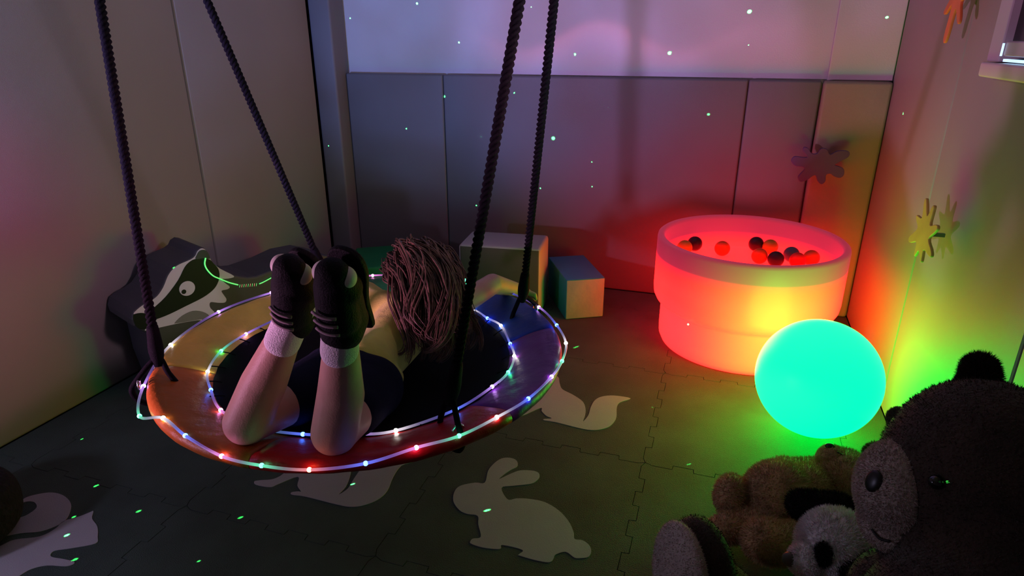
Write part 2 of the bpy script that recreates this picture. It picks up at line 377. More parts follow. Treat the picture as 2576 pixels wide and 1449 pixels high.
def decal(name, label, pts, t=.0012):
    P = smooth_line([(x, y, 0) for x, y in pts], 4, True)
    o = obj(name, prism_me([(p[0], p[1]) for p in P], (0, 0, .0002), (1, 0, 0), (0, 1, 0), (0, 0, 1), t), M['sticker'], smooth=False)
    return tag(o, label, 'floor sticker')
decal('rabbit_floor_sticker', 'pale rabbit-shaped floor sticker with two raised ears', [(-.625,1.352),(-.637,1.393),(-.629,1.42),(-.595,1.445),(-.568,1.454),(-.578,1.51),(-.572,1.553),(-.559,1.58),(-.539,1.591),(-.519,1.589),(-.506,1.577),(-.501,1.555),(-.514,1.535),(-.526,1.508),(-.533,1.483),(-.508,1.518),(-.485,1.542),(-.45,1.552),(-.431,1.548),(-.422,1.531),(-.425,1.511),(-.438,1.491),(-.485,1.466),(-.513,1.447),(-.48,1.405),(-.457,1.417),(-.424,1.426),(-.377,1.427),(-.331,1.406),(-.295,1.373),(-.272,1.336),(-.264,1.313),(-.244,1.315),(-.224,1.304),(-.214,1.284),(-.217,1.263),(-.235,1.253),(-.25,1.25),(-.275,1.262),(-.297,1.245),(-.299,1.232),(-.301,1.22),(-.312,1.213),(-.348,1.211),(-.382,1.213),(-.387,1.215),(-.382,1.234),(-.436,1.234),(-.436,1.222),(-.445,1.216),(-.481,1.21),(-.515,1.213),(-.52,1.221),(-.517,1.231),(-.5,1.244),(-.523,1.285),(-.537,1.316),(-.567,1.314),(-.594,1.322)])
decal('fox_floor_sticker', 'pale fox-shaped floor sticker with curled tail, near the ball pool', [(-.232,2.066),(-.263,2.027),(-.269,1.991),(-.26,1.931),(-.262,1.894),(-.275,1.857),(-.304,1.83),(-.335,1.82),(-.376,1.821),(-.448,1.83),(-.49,1.829),(-.494,1.836),(-.47,1.849),(-.491,1.858),(-.515,1.882),(-.525,1.901),(-.573,1.831),(-.604,1.829),(-.612,1.834),(-.586,1.862),(-.565,1.913),(-.561,1.951),(-.59,2.02),(-.60,2.10),(-.546,2.146),(-.52,2.135),(-.504,2.092),(-.483,2.052),(-.439,2.027),(-.394,1.992),(-.373,1.948),(-.365,1.905),(-.363,1.864),(-.354,1.908),(-.357,1.962),(-.352,2.014),(-.332,2.047),(-.292,2.067)])
decal('fox_floor_sticker', 'pale fox-shaped floor sticker half hidden below the front red edge of the swing', [(-.814,1.481),(-.839,1.45),(-.837,1.394),(-.823,1.332),(-.83,1.288),(-.856,1.255),(-.89,1.238),(-.939,1.235),(-1.031,1.236),(-1.075,1.231),(-1.082,1.239),(-1.067,1.248),(-1.059,1.251),(-1.085,1.27),(-1.108,1.305),(-1.142,1.257),(-1.156,1.239),(-1.202,1.235),(-1.217,1.246),(-1.204,1.256),(-1.169,1.275),(-1.159,1.318),(-1.186,1.404),(-1.17,1.477),(-1.072,1.464),(-.986,1.395),(-.964,1.362),(-.947,1.31),(-.948,1.273),(-.937,1.304),(-.944,1.349),(-.947,1.398),(-.931,1.466),(-.872,1.486)])
sq = decal('squirrel_floor_sticker', 'pale squirrel-shaped floor sticker with curled tail, beside the black pouffe', [(-1.70,.72),(-1.667,.823),(-1.652,.853),(-1.603,.881),(-1.591,.916),(-1.597,.943),(-1.573,.971),(-1.561,.992),(-1.555,.999),(-1.533,.976),(-1.492,.957),(-1.458,.929),(-1.441,.908),(-1.485,.876),(-1.516,.857),(-1.516,.844),(-1.503,.838),(-1.47,.842),(-1.438,.844),(-1.431,.837),(-1.443,.826),(-1.488,.814),(-1.514,.793),(-1.521,.769),(-1.523,.741),(-1.56,.67)])
TL = smooth_line([(x, y, 0) for x, y in [(-1.783,.96),(-1.789,.981),(-1.771,1.003),(-1.74,1.021),(-1.696,1.022),(-1.649,1.006),(-1.618,.981),(-1.595,.947),(-1.600,.92),(-1.62,.894),(-1.66,.875),(-1.70,.85),(-1.76,.85),(-1.74,.89),(-1.726,.912),(-1.715,.932),(-1.719,.96),(-1.744,.974),(-1.766,.972)]], 4, True)
TL = [(p[0], p[1]) for p in TL]
o = obj('tail', prism_me(TL, (0, 0, .0002), (1, 0, 0), (0, 1, 0), (0, 0, 1), .0012), M['sticker'], sq, smooth=False)

# walls (structure) and their pads (parts)
wb = struct(obj('wall_back', box_me(XL-.05, XR+.05, YB+.045, YB+.12, 0, ZC), M['plaster'], smooth=False))
obj('column', box_me(.372, XR, 3.152, YB+.05, 1.054, ZC, .004), M['plaster'], wb, smooth=False)
PADT = .045
def pad(parent, x0, x1, y0, y1, z0, z1, m='pad', bev=.010):
    g = .0015
    o = obj('wall_pad', box_me(x0, x1, y0, y1, z0, z1, bev, 3), M[m], parent); return o
for x0, x1 in ((-1.972, -1.411), (-1.409, .055), (.058, .352)): pad(wb, x0, x1, YB, YB+PADT, 0, 1.053)
pad(wb, .357, XR-.0015, 3.107, YB+PADT, .0, 1.054, 'pad_crease', .014)
pad(wb, XL, -1.974, 3.043, YB+PADT, 0, ZC, 'pad', .012)
wl = struct(obj('wall_left', box_me(XL-.12, XL-PADT, YF-.05, YB+.12, 0, ZC), M['dark_gap'], smooth=False))
for y0, y1 in ((YF, -.45), (-.447, .42), (.423, 2.162), (2.166, 3.036)): pad(wl, XL-PADT, XL, y0, y1, 0, ZC, 'pad_side')
wr = struct(obj('wall_right', box_me(XR+PADT, XR+.12, YF-.05, YB+.12, 0, ZC), M['dark_gap'], smooth=False))
pad(wr, XR, XR+PADT, 2.297, 3.15, 0, ZC, 'pad_side')
WY0, WY1, WZ0, WZ1 = .95, 2.0, 1.168, 2.02
Lp = [(1.457, 0), (2.294, 0), (2.294, ZC), (WY1, ZC), (WY1, 1.13), (1.457, 1.13)]
obj('wall_pad', prism_me(Lp, (XR, 0, 0), (0, 1, 0), (0, 0, 1), (1, 0, 0), PADT, .008), M['pad_side'], wr, smooth=False)
pad(wr, XR, XR+PADT, .60, 1.454, 0, 1.13, 'pad_side')
pad(wr, XR, XR+PADT, .60, .94, 1.133, ZC, 'pad_side'); pad(wr, XR, XR+PADT, .945, 1.997, WZ1+.03, ZC, 'pad_side')
for y0, y1 in ((YF, -.30), (-.297, .597)): pad(wr, XR, XR+PADT, y0, y1, 0, ZC, 'pad_side')
wf = struct(obj('wall_front', box_me(XL-.12, XR+.12, YF-.12, YF-.0, 0, ZC), M['pad_side'], smooth=False))
ceil = struct(obj('ceiling', box_me(XL-.12, XR+.12, YF-.12, YB+.12, ZC, ZC+.08), M['plaster'], smooth=False))

# window in the right wall
win = struct(obj('window_1', box_me(XR+.030, XR+.060, WY0, WY1-.02, WZ0, WZ1, .003), M['dark_gap'], smooth=False))
obj('jamb', box_me(XR-.032, XR+.03, 1.905, 1.985, WZ0, WZ1, .004), M['frame'], win, smooth=False)
obj('jamb', box_me(XR-.032, XR+.03, WY0, WY0+.06, WZ0, WZ1, .004), M['frame'], win, smooth=False)
obj('head_rail', box_me(XR-.032, XR+.03, WY0, 1.985, WZ1-.05, WZ1, .004), M['frame'], win, smooth=False)
obj('bottom_rail', box_me(XR-.036, XR+.02, WY0+.05, 1.868, WZ0+.014, WZ0+.047, .004), M['frame'], win, smooth=False)
obj('pane', box_me(XR-.012, XR-.006, WY0+.05, 1.91, WZ0+.045, WZ1-.05), M['glass'], win, smooth=False)
bl = glow('blind_gap_light', (.35, .65, 1.0), 1.6)
obj('light_gap', box_me(XR-.030, XR-.022, WY0+.05, 1.878, WZ0+.0015, WZ0+.0075), bl, win, smooth=False)
obj('light_gap', box_me(XR-.0405, XR-.037, 1.8690, 1.8735, WZ0+.014, WZ0+.042), bl, win, smooth=False)
sill = struct(obj('trim_1', box_me(XR-.04, XR+.02, .90, 1.995, 1.131, 1.166, .006, 3), M['sill']))

# ------------------------------------------------------------------ ball pool
PX, PY = .132, 2.690
pool = thing('ball_pool', 'glowing red round plastic ball pool in the back right corner', 'ball pool', (PX, PY, 0))
R1, R2, ZT = .370, .334, .468
prof = [(0, .002), (.300, .002), (.322, .008), (.332, .03), (.334, .06), (.334, .172), (.336, .180), (.345, .187), (.358, .197), (.367, .215), (.370, .24), (.370, .452), (.368, .462), (.361, .468), (.350, .468), (.343, .462), (.341, .452), (.341, .352), (.334, .340), (.30, .334), (0, .333)]
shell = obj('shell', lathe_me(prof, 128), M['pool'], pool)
knob = obj('screw', ball_me((-.20, -.305, .182), .004), glow('indicator', (1, .5, .4), 2.0), pool)
cols = {'black': (.03, .012, .03), 'amber': (.50, .30, .03), 'orange': (.85, .12, .02), 'blue': (.08, .14, .22), 'red': (.8, .03, .02)}
for k, c in cols.items(): M['ball_'+k] = mat(k+'_plastic', c, .35, .05, 20)
bm = bmesh.new(); bmesh.ops.create_uvsphere(bm, u_segments=24, v_segments=16, radius=.033); BALL = from_bm(bm)
BALL.polygons.foreach_set('use_smooth', [True]*len(BALL.polygons))
balls = [((1722,622),'amber','amber play ball at the left rim of the pool'),((1748,612),'black','dark play ball beside the amber ball at the left rim'),((1817,624),'orange','orange play ball lying alone in the pool'),((1902,613),'black','dark play ball at the middle, farthest back in the pool'),((1938,620),'amber','amber play ball touching the farthest dark ball'),((1911,643),'orange','amber-orange play ball in front of the middle pair'),((1952,651),'black','dark play ball nearest the front rim'),((1991,639),'blue','grey-blue play ball, the only bluish one'),((2007,654),'red','bright red play ball in front of the grey-blue ball'),((2046,648),'orange','orange play ball farthest right in the pool')]
BP = [(-.129,2.794),(-.090,2.868),(.028,2.833),(.170,2.947),(.228,2.923),(.180,2.772),(.243,2.749),(.309,2.837),(.328,2.760),(.385,2.814)]
for (q, c, lab), (x, y) in zip(balls, BP):
    me = BALL.copy(); o = obj('play_ball', me, M['ball_'+c]); o.location = (x, y, .3665); tag(o, lab, 'ball', 'play balls in the pool')

# ------------------------------------------------------------------ light ball
o = obj('light_ball', ball_me((0, 0, .1916), .1916, 96, 64) if False else None or (lambda: (lambda bm: (bmesh.ops.create_uvsphere(bm, u_segments=96, v_segments=64, radius=.1916), from_bm(bm))[1])(bmesh.new()))(), M['sphere'])
o.location = (.3627, 2.0602, .1916); tag(o, 'glowing green light ball on the floor beside the red ball pool', 'lamp')

# ------------------------------------------------------------------ soft blocks
def block(name, label, c, ang, w, d, h, faces, bev=.012):
    """c = front left floor corner, ang = direction of the front edge; faces: front, side, top"""
    t = thing(name, label, 'soft block', (c[0], c[1], 0)); a = math.radians(ang)
    bm = bmesh.new(); bmesh.ops.create_cube(bm, size=1)
    for v in bm.verts: v.co = Vector(((v.co.x+.5)*w, (v.co.y+.5)*d, (v.co.z+.5)*h+.001))
    bmesh.ops.bevel(bm, geom=bm.edges[:], offset=bev, segments=3, profile=.5, affect='EDGES')
    bmesh.ops.rotate(bm, verts=bm.verts, cent=(0, 0, 0), matrix=Matrix.Rotation(a, 3, 'Z'))
    me = from_bm(bm); fr = Vector((math.sin(a), -math.cos(a), 0))
    for m in faces: me.materials.append(M[m])
    for p in me.polygons:
        if p.normal.z > .7: p.material_index = 2
        elif p.normal.dot(fr) > .8: p.material_index = 0
        else: p.material_index = 1
    o = bpy.data.objects.new('cover', me); me.polygons.foreach_set('use_smooth', [True]*len(me.polygons)); COL.objects.link(o); o.parent = t
    # welted seams along the upper edges
    ux = Vector((math.cos(a), math.sin(a), 0)); uy = Vector((-math.sin(a), math.cos(a), 0)); e = bev*.45
    q = [ux*e+uy*e, ux*(w-e)+uy*e, ux*(w-e)+uy*(d-e), ux*e+uy*(d-e)]
    for zz in (h-e*.9,):
        P = [v+Vector((0, 0, zz)) for v in q]; pts = []
        for i in range(4): pts += [P[i].lerp(P[(i+1) % 4], k/6) for k in range(6)]
        x = obj('piping', tube_me(pts, .0028, 6, True), M[faces[1]], t)
    return t
block('soft_block', 'large white soft block with a dark olive front, against the back wall', (-1.128, 2.612), 6.4, .385, .24, .337, ('olive_face', 'white_block', 'white_block'), .016)
block('soft_block', 'small soft block with blue top, teal side and cream front', (-.627, 2.675), 29, .185, .345, .196, ('cream_face', 'teal_face', 'blue_face'), .007)
block('soft_block', 'flat green soft block in the back left corner behind the person', (-1.60, 2.50), 33, .38, .34, .205, ('green_face', 'green_face', 'green_face'), .012)

# ------------------------------------------------------------------ splat decorations
def splat(name, label, pts, M0, ux, uy, un, m, t=.012):
    P = smooth_line([(x, y, 0) for x, y in pts], 4, True); P = [(p[0], p[1]) for p in P]
    r = thing(name, label, 'wall decoration', M0)
    o = obj('splat_plate', prism_me(P, (0, 0, 0), ux, uy, un, t, .002, 2), m, r, smooth=False)
    cx = sum(p[0] for p in P)/len(P); cy = sum(p[1] for p in P)/len(P); c = Vector(ux)*cx+Vector(uy)*cy
    return r, c
SPT = [(.269,.725),(.279,.746),(.311,.745),(.329,.747),(.310,.770),(.311,.787),(.327,.784),(.346,.763),(.366,.764),(.378,.785),(.402,.783),(.417,.762),(.441,.777),(.471,.781),(.490,.774),(.488,.754),(.463,.736),(.443,.719),(.459,.714),(.480,.703),(.484,.678),(.471,.665),(.448,.670),(.431,.680),(.416,.674),(.417,.648),(.404,.633),(.386,.646),(.376,.668),(.365,.667),(.344,.648),(.319,.638),(.306,.655),(.312,.672),(.325,.691),(.320,.702),(.288,.706)]
r, c = splat('paint_splat', 'purple paint-splat shape standing off the back wall above the ball pool', [(x-.38, z-.71) for x, z in SPT], (.38, 3.045, .71), (1, 0, 0), (0, 0, 1), (0, -1, 0), M['purple_splat'])
obj('spacer', box_me(-.02, .02, 0, .0615, -.02, .02), M['dark_gap'], r, smooth=False)
def burst(n, ro, ri, sd, ph=0.):
    rr = random.Random(sd); P = []
    for k in range(n):
        a = 2*math.pi*k/n+ph; q = ro*rr.uniform(.72, 1.1); w = 2*math.pi/n
        P += [(ri*math.cos(a-w*.42), ri*math.sin(a-w*.42)), (q*.85*math.cos(a-w*.16), q*.85*math.sin(a-w*.16)), (q*math.cos(a-w*.06), q*math.sin(a-w*.06)), (q*math.cos(a+w*.06), q*math.sin(a+w*.06)), (q*.85*math.cos(a+w*.16), q*.85*math.sin(a+w*.16))]
    return P
ux = Vector((-.05, 1, 0)).normalized(); un = Vector((-1, -.05, 0)).normalized()
r, c = splat('paint_splat', 'lime green paint-splat shape on the right wall', burst(8, .108, .052, 3, .35), (.560, 2.03, .705), ux, (0, 0, 1), un, M['lime_splat'], .008)
obj('spacer', box_me(.004, .047, -.005, .005, -.005, .005), M['pad_side'], r, smooth=False)
r, c = splat('paint_splat', 'orange paint-splat shape high on the right wall beside the window', burst(8, .125, .048, 8, .2), (.572, 2.27, 1.345), ux, (0, 0, 1), un, M['orange_splat'], .008)
obj('spacer', box_me(.004, .047, -.005, .005, -.005, .005), M['pad_side'], r, smooth=False)

# ------------------------------------------------------------------ badger soft play seat along the left wall
FB = Vector((-1.787, 1.781, 0)); sd = Vector((.36534, .93087, 0)); nb = Vector((.93087, -.36534, 0)); Zu = Vector((0, 0, 1))
prof = [(-.276,.335),(-.270,.345),(-.243,.358),(-.220,.363),(-.190,.376),(-.166,.400),(-.141,.439),(-.120,.459),(-.095,.470),(-.052,.478),(-.035,.486),(-.024,.502),(-.007,.509),(.007,.504),(.017,.486),(.022,.465),(.028,.444),(.051,.409),(.079,.384),(.116,.364),(.151,.349),(.185,.343),(.239,.347),(.288,.351),(.379,.368),(.474,.362),(.540,.335),(.574,.300),(.59,.2),(.59,.002),(-.22,.002),(-.235,.12),(-.235,.24),(-.262,.265),(-.282,.290),(-.284,.315)]
bad = thing('badger_soft_seat', 'dark badger-shaped soft play seat with printed black and white face', 'soft play seat', (FB.x, FB.y, 0))
Pp = [(a, b) for a, b in prof]
me = prism_me(Pp, (0, 0, 0), sd, Zu, -nb, .222, .010, 3)
me.materials.append(M['badger_grey']); me.materials.append(M['badger_top'])
for p in me.polygons: p.material_index = 0 if p.normal.dot(nb) > .7 else 1
o = bpy.data.objects.new('body', me); COL.objects.link(o); o.parent = bad
# the profile is a flat slab: the upper cover is one board of charcoal vinyl
def patch(name, pts, m, lift, n=3, thick=.0008):
    P = smooth_line([(x, y, 0) for x, y in pts], n, True) if n > 1 else [(x, y, 0) for x, y in pts]
    return obj(name, prism_me([(p[0], p[1]) for p in P], nb*lift, sd, Zu, nb, thick), M[m], bad, smooth=False)
patch('face_print', [(-.274,.334),(-.266,.343),(-.243,.355),(-.220,.361),(-.188,.374),(-.162,.400),(-.139,.436),(-.118,.456),(-.095,.467),(-.052,.475),(-.033,.484),(-.022,.499),(-.007,.5065),(.005,.501),(.014,.484),(.019,.462),(.028,.440),(.051,.411),(.098,.369),(.073,.366),(.048,.371),(.058,.353),(.074,.332),(.063,.325),(.040,.326),(.046,.306),(.053,.287),(.044,.276),(.017,.284),(-.007,.294),(-.014,.285),(-.012,.270),(.000,.246),(-.021,.236),(-.047,.248),(-.053,.233),(-.068,.240),(-.139,.251),(-.210,.258),(-.251,.263),(-.238,.275),(-.230,.297),(-.239,.323),(-.254,.331)], 'print_white', .0004)
patch('stripe', [(-.234,.321),(-.209,.335),(-.161,.364),(-.109,.411),(-.077,.453),(-.054,.469),(-.033,.473),(-.005,.469),(.018,.456),(.028,.440),(.042,.414),(.042,.385),(.029,.358),(.007,.338),(-.034,.321),(-.098,.308),(-.160,.296),(-.206,.292),(-.231,.296)], 'print_black', .0014)
patch('ear', [(-.033,.473),(-.027,.487),(-.014,.500),(.005,.498),(.015,.483),(.017,.461),(-.005,.469)], 'print_ear', .0024)
patch('chin', [(-.149,.258),(-.119,.276),(-.079,.282),(-.044,.267),(-.023,.243),(-.050,.239),(-.068,.242),(-.139,.253)], 'print_chin', .0014)
patch('nose', [(-.274,.333),(-.254,.332),(-.234,.321),(-.230,.297),(-.238,.275),(-.253,.269),(-.270,.279),(-.279,.303),(-.279,.322)], 'print_black', .0020)
cir = lambda cx, cz, r, n=24, k=1.0: [(cx+r*math.cos(2*math.pi*i/n), cz+r*k*math.sin(2*math.pi*i/n)) for i in range(n)]
e_ = patch('eye', cir(-.083, .3725, .0285, 24, .97), 'print_white', .0024, 1)
patch('pupil', cir(-.097, .364, .0085), 'print_black', .0034, 1)
# light falling across the printed face, put in as thin glowing tubes
gl = glow('green_light_line_glow', (.01, .9, .10), .9); rg = glow('red_light_line_glow', (.9, .25, .12), .8)
streak = thing('light_line', 'thin green glowing line of light along the badger seat', 'light string', (FB.x, FB.y, 0))
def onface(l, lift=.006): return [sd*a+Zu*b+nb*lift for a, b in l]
obj('light_streak', tube_me(smooth_line(onface([(.001,.469),(-.006,.447),(-.001,.423),(.016,.395),(.039,.376),(.068,.354),(.082,.345),(.105,.332)]), 8), .0026, 6), gl, streak)
obj('light_streak', tube_me(smooth_line(onface([(.191,.311),(.209,.313),(.250,.322),(.293,.332)]), 6), .0020, 6), gl, streak)
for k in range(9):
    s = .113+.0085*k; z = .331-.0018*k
    obj('tick', tube_me(onface([(s, z), (s-.004, z-.011)]), .0008, 5), rg if k % 2 else gl, streak)

# ------------------------------------------------------------------ black pouffe at the left edge
pf = thing('pouffe', 'black round textured pouffe at the left edge of the picture', 'pouffe', (-1.80, .80, 0))
pr = [(0, .001), (.10, .001), (.145, .02), (.160, .06), (.158, .11), (.135, .145), (.08, .158), (0, .16)]
obj('cover', lathe_me([tuple(p[:2]) for p in smooth_line([(a, b, 0) for a, b in pr], 4)], 48), M['pouffe'], pf)
obj('button', ball_me((0, 0, .160), (.014, .014, .006)), M['pouffe'], pf)

# ------------------------------------------------------------------ the swing
CX, CY = -.8335, 1.309
sw = thing('saucer_swing', 'round hanging saucer swing with rainbow padded rim and black mat', 'swing', (CX, CY, .48))
RP = [(.373, .445), (.405, .461), (.44, .474), (.475, .484), (.495, .486), (.505, .478), (.507, .466), (.500, .455), (.480, .447), (.44, .437), (.405, .430), (.378, .430), (.370, .436)]
RP = [(p[0], p[1]) for p in smooth_line([(a, b, 0) for a, b in RP], 2, True)]
def sector(name, a0, a1, m):
    n = max(6, int((a1-a0)/2.5)); v = []; f = []; k = len(RP); rr = random.Random(name)
    for i in range(n+1):
        t = i/n; a = math.radians(a0+(a1-a0)*t); pin = 1-.10*max(0, 1-min(t, 1-t)*14)   # cover drawn in a little at its seam
        for r, z in RP:
            cr, cz = .44, .457; w = .0012*math.sin(a*37+r*60)
            R_ = cr+(r-cr)*(1-.02*(1-pin)); Z_ = cz+(z-cz)*pin+w*.6
            v.append((R_*math.cos(a), R_*math.sin(a), Z_-.48))
    for i in range(n):
        for j in range(k): f.append((i*k+j, (i+1)*k+j, (i+1)*k+(j+1) % k, i*k+(j+1) % k))
    f.append(tuple(range(k))); f.append(tuple(n*k+j for j in range(k))[::-1])
    o = obj('rim_cover', from_py(v, f), M[m], sw); o['label'] = m + ' rim cover'
for m, a0, a1 in (('yellow', 138, 212.5), ('orange', 212.8, 274.5), ('red', 274.8, 336.8), ('purple', 337.1, 389.5), ('blue', 389.8, 442), ('green', 442.3, 497.7)): sector(m, a0, a1, m)
mp = [(0, .408), (.10, .410), (.20, .417), (.30, .431), (.355, .441), (.385, .446), (.385, .442), (.355, .437), (.30, .427), (.20, .413), (.10, .406), (0, .404)]
obj('mat', lathe_me([(r, z-.48) for r, z in mp], 72), M['mesh_black'], sw)
for a in range(0, 360, 12):      # lacing between the mat and the rim
    q = math.radians(a+4); obj('lace', tube_me([(r*math.cos(q+dq), r*math.sin(q+dq), z-.48) for r, z, dq in ((.352, .443, 0), (.366, .450, .01), (.384, .456, .02))], .0016, 5), M['rope'], sw)
ATT = {'L': ((-1.186, .989, .487), 'L'), 'F': ((-.488, 1.044, .487), 'R'), 'R': ((-.515, 1.638, .487), 'R'), 'B': ((-1.175, 1.655, .487), 'L')}
TOP = {'L': (-1.427, 1.30, 2.038), 'R': (-.285, 1.33, 2.002)}
def rope_me(p0, p1, r=.0062, pitch=.036, n_str=3):
    p0 = Vector(p0); p1 = Vector(p1); d = p1-p0; L_ = d.length; q = d.to_track_quat('Z', 'Y'); n = int(L_/pitch*9); V = []; Fc = []
    for s in range(n_str):
        base = len(V); seg = 7
        for i in range(n+1):
            z = L_*i/n; a = 2*math.pi*(z/pitch)+2*math.pi*s/n_str; c = Vector((math.cos(a)*.0052, math.sin(a)*.0052, z))
            for k in range(seg):
                b = 2*math.pi*k/seg; V.append(p0+q @ (c+Vector((math.cos(b)*r, math.sin(b)*r, 0))))
        for i in range(n):
            for k in range(seg):
                a0 = base+i*seg+k; b0 = base+i*seg+(k+1) % seg; Fc.append((a0, b0, b0+seg, a0+seg))
    return from_py(V, Fc)
swl = sw.location
for k, (a, t) in ATT.items():
    A = Vector(a); T = Vector(TOP[t]); d = (T-A).normalized(); out = Vector((A.x-CX, A.y-CY, 0)).normalized()
    rp = obj('rope', rope_me(A+d*.05-swl, T-swl), M['rope'], sw)
    obj('splice', tube_me([A+d*(.03+.012*i)-swl for i in range(9)], [.008, .012, .015, .0165, .0165, .0155, .0145, .0135, .0118], 12), M['rope'], rp)
    lp = [A+d*.05, A+out*.045+Vector((0, 0, .01)), A+out*.062-Vector((0, 0, .02)), A+out*.045-Vector((0, 0, .052)), A-Vector((0, 0, .064)), A-out*.030-Vector((0, 0, .064)), A-out*.034-Vector((0, 0, .03)), A-out*.018+Vector((0, 0, .012))]
    obj('rim_loop', tube_me([p-swl for p in smooth_line([tuple(p) for p in lp], 6, True)], .0065, 8, True), M['rope'], rp)
    mr_ = A+out*.045-Vector((0, 0, .004))-swl; sdv = out.cross(Zu)
    obj('shackle', tube_me([mr_+(sdv*math.cos(w)+Zu*math.sin(w))*.013 for w in [2*math.pi*i/20 for i in range(20)]], .0028, 7, True), M['metal'], rp)
for t, p in TOP.items():
    P = Vector(p)-swl
    rg_ = obj('hanging_ring', tube_me([P+Vector((math.cos(w)*.022, 0, .02+math.sin(w)*.022)) for w in [2*math.pi*i/24 for i in range(24)]], .004, 8, True), M['metal'], sw)
    obj('hanging_strap', tube_me([P+Vector((0, 0, .038)), P+Vector((0, 0, .15)), P+Vector((0, 0, ZC-p[2]-.002))], .009, 8), M['rope'], sw)
# label sewn on the red cover
obj('sewn_label', prism_me([(-.024, -.006), (.024, -.006), (.024, .006), (-.024, .006)], Vector((-.088, -.388, -.0185)), Vector((.974, -.226, 0)), Vector((.21, .92, -.33)), Vector((-.07, -.32, .94)), .0015), M['white_block'], sw, smooth=False)

# light string around the swing
led_c = {'w': (1.0, .92, .85), 'p': (.62, .28, 1.0), 'm': (1.0, .25, .70), 'g': (.03, 1.0, .35), 'b': (.04, .16, 1.0), 'r': (1.0, .22, .10)}
LED = {k: glow('led_'+k, c, 16.0) for k, c in led_c.items()}
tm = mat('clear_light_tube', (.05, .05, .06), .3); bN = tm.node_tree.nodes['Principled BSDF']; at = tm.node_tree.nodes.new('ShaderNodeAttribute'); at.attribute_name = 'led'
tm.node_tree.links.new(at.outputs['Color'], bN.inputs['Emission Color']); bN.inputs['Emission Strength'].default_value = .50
LEDM = {}
for k in led_c:
    me = ball_me((0, 0, 0), .0047, 12, 8); me.materials.append(LED[k]); me.polygons.foreach_set('use_smooth', [True]*len(me.polygons)); LEDM[k] = me
def string(label, pts, cols_, closed=False):
    t = thing('light_string', label, 'light string', (pts[0][0], pts[0][1], pts[0][2]), 'light strings on the swing')
    L0 = t.location; P = smooth_line(pts, 8, closed); me = tube_me([Vector(p)-L0 for p in P], .0030, 7, closed); n = len(P)
    # colour along the tube = colour shed by the nearest lamp
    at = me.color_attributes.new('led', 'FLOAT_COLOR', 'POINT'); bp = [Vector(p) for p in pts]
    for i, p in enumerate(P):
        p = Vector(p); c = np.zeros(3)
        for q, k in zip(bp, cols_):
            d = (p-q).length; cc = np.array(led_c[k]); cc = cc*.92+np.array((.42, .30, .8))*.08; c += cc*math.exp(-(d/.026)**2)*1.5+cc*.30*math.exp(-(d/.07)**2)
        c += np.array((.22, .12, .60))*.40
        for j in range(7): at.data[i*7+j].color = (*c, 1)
    obj('tube', me, tm, t)
    for q, k in zip(pts, cols_):
        if k == '.': continue
        o = bpy.data.objects.new('led', LEDM[k]); COL.objects.link(o); o.parent = t; v = Vector(q)-L0; out = Vector((q[0]-CX, q[1]-CY, 0)).normalized()
        o.location = v
    return t
OUT = [(-1.339,1.349,.488),(-1.302,1.136,.488),(-1.218,.968,.474),(-1.140,.880,.462),(-1.045,.857,.490),(-.956,.823,.488),(-.846,.797,.482),(-.757,.799,.480),(-.665,.816,.480),(-.570,.856,.488),(-.500,.925,.492),(-.440,.992,.488),(-.391,1.077,.489),(-.351,1.170,.488),(-.329,1.284,.486),(-.325,1.367,.486),(-.340,1.467,.486),(-.389,1.560,.490),(-.470,1.666,.490),(-.60,1.758,.489),(-.76,1.812,.489),(-.92,1.806,.489),(-1.07,1.756,.489),(-1.20,1.655,.489),(-1.29,1.52,.489)]
string('thin LED light string around the outer edge of the swing rim', OUT, ['p','w','p','g','w','b','m','g','r','b','m','g','w','b','p','g','w','b','p','b','g','w','m','b','p'], True)
INN = []
for a, k in ((-51, 'w'), (-29, 'b'), (-10, 'p'), (2, 'g'), (15, 'w'), (26, 'b'), (44, 'w'), (54, 'b'), (66, 'w'), (84, 'g'), (102, 'p'), (120, 'b'), (140, 'w'), (160, 'b'), (181, 'p'), (197, 'g'), (214, 'w'), (229, 'b'), (245, 'm'), (262, 'g'), (280, 'b'), (296, 'p')):
    q = math.radians(a); r = .381-.004*(1 if k in 'bp' else -1); INN.append((CX+r*math.cos(q), CY+r*math.sin(q), .4575))
INC = ['w','b','p','g','w','b','w','b','w','g','p','b','w','b','p','g','w','b','m','g','b','p']
string('thin LED light string along the inner edge of the swing rim, round the mat', INN, INC, True)

# ------------------------------------------------------------------ the person on the swing
P0 = Vector((-.72, 1.15, .42))
pe = thing('person', 'person lying face down on the swing in yellow shirt and navy shorts, feet raised', 'person', P0)
kL, kR = (-.835, .862, .520), (-.655, .890, .516); aL, aR = (-.722, .90, .745), (-.592, .857, .765)
hL, hR = (-.812, 1.115, .490), (-.700, 1.100, .490)
def mid(a, b, t, off=(0, 0, 0)): return tuple(a[i]+(b[i]-a[i])*t+off[i] for i in range(3))
cL = mid(kL, aL, .33, (-.004, .012, .004)); cR = mid(kR, aR, .33, (.002, .012, .004))
ches = (-.775, 1.41, .500); waist = (-.772, 1.26, .482); neck = (-.785, 1.485, .545); head = (-.775, 1.54, .612)
sL, sR = (-.880, 1.445, .525), (-.685, 1.400, .525); eL, eR = (-1.055, 1.585, .540), (-.610, 1.655, .550)
wL_, wR_ = (-1.23, 1.70, .440), (-.575, 1.845, .462)
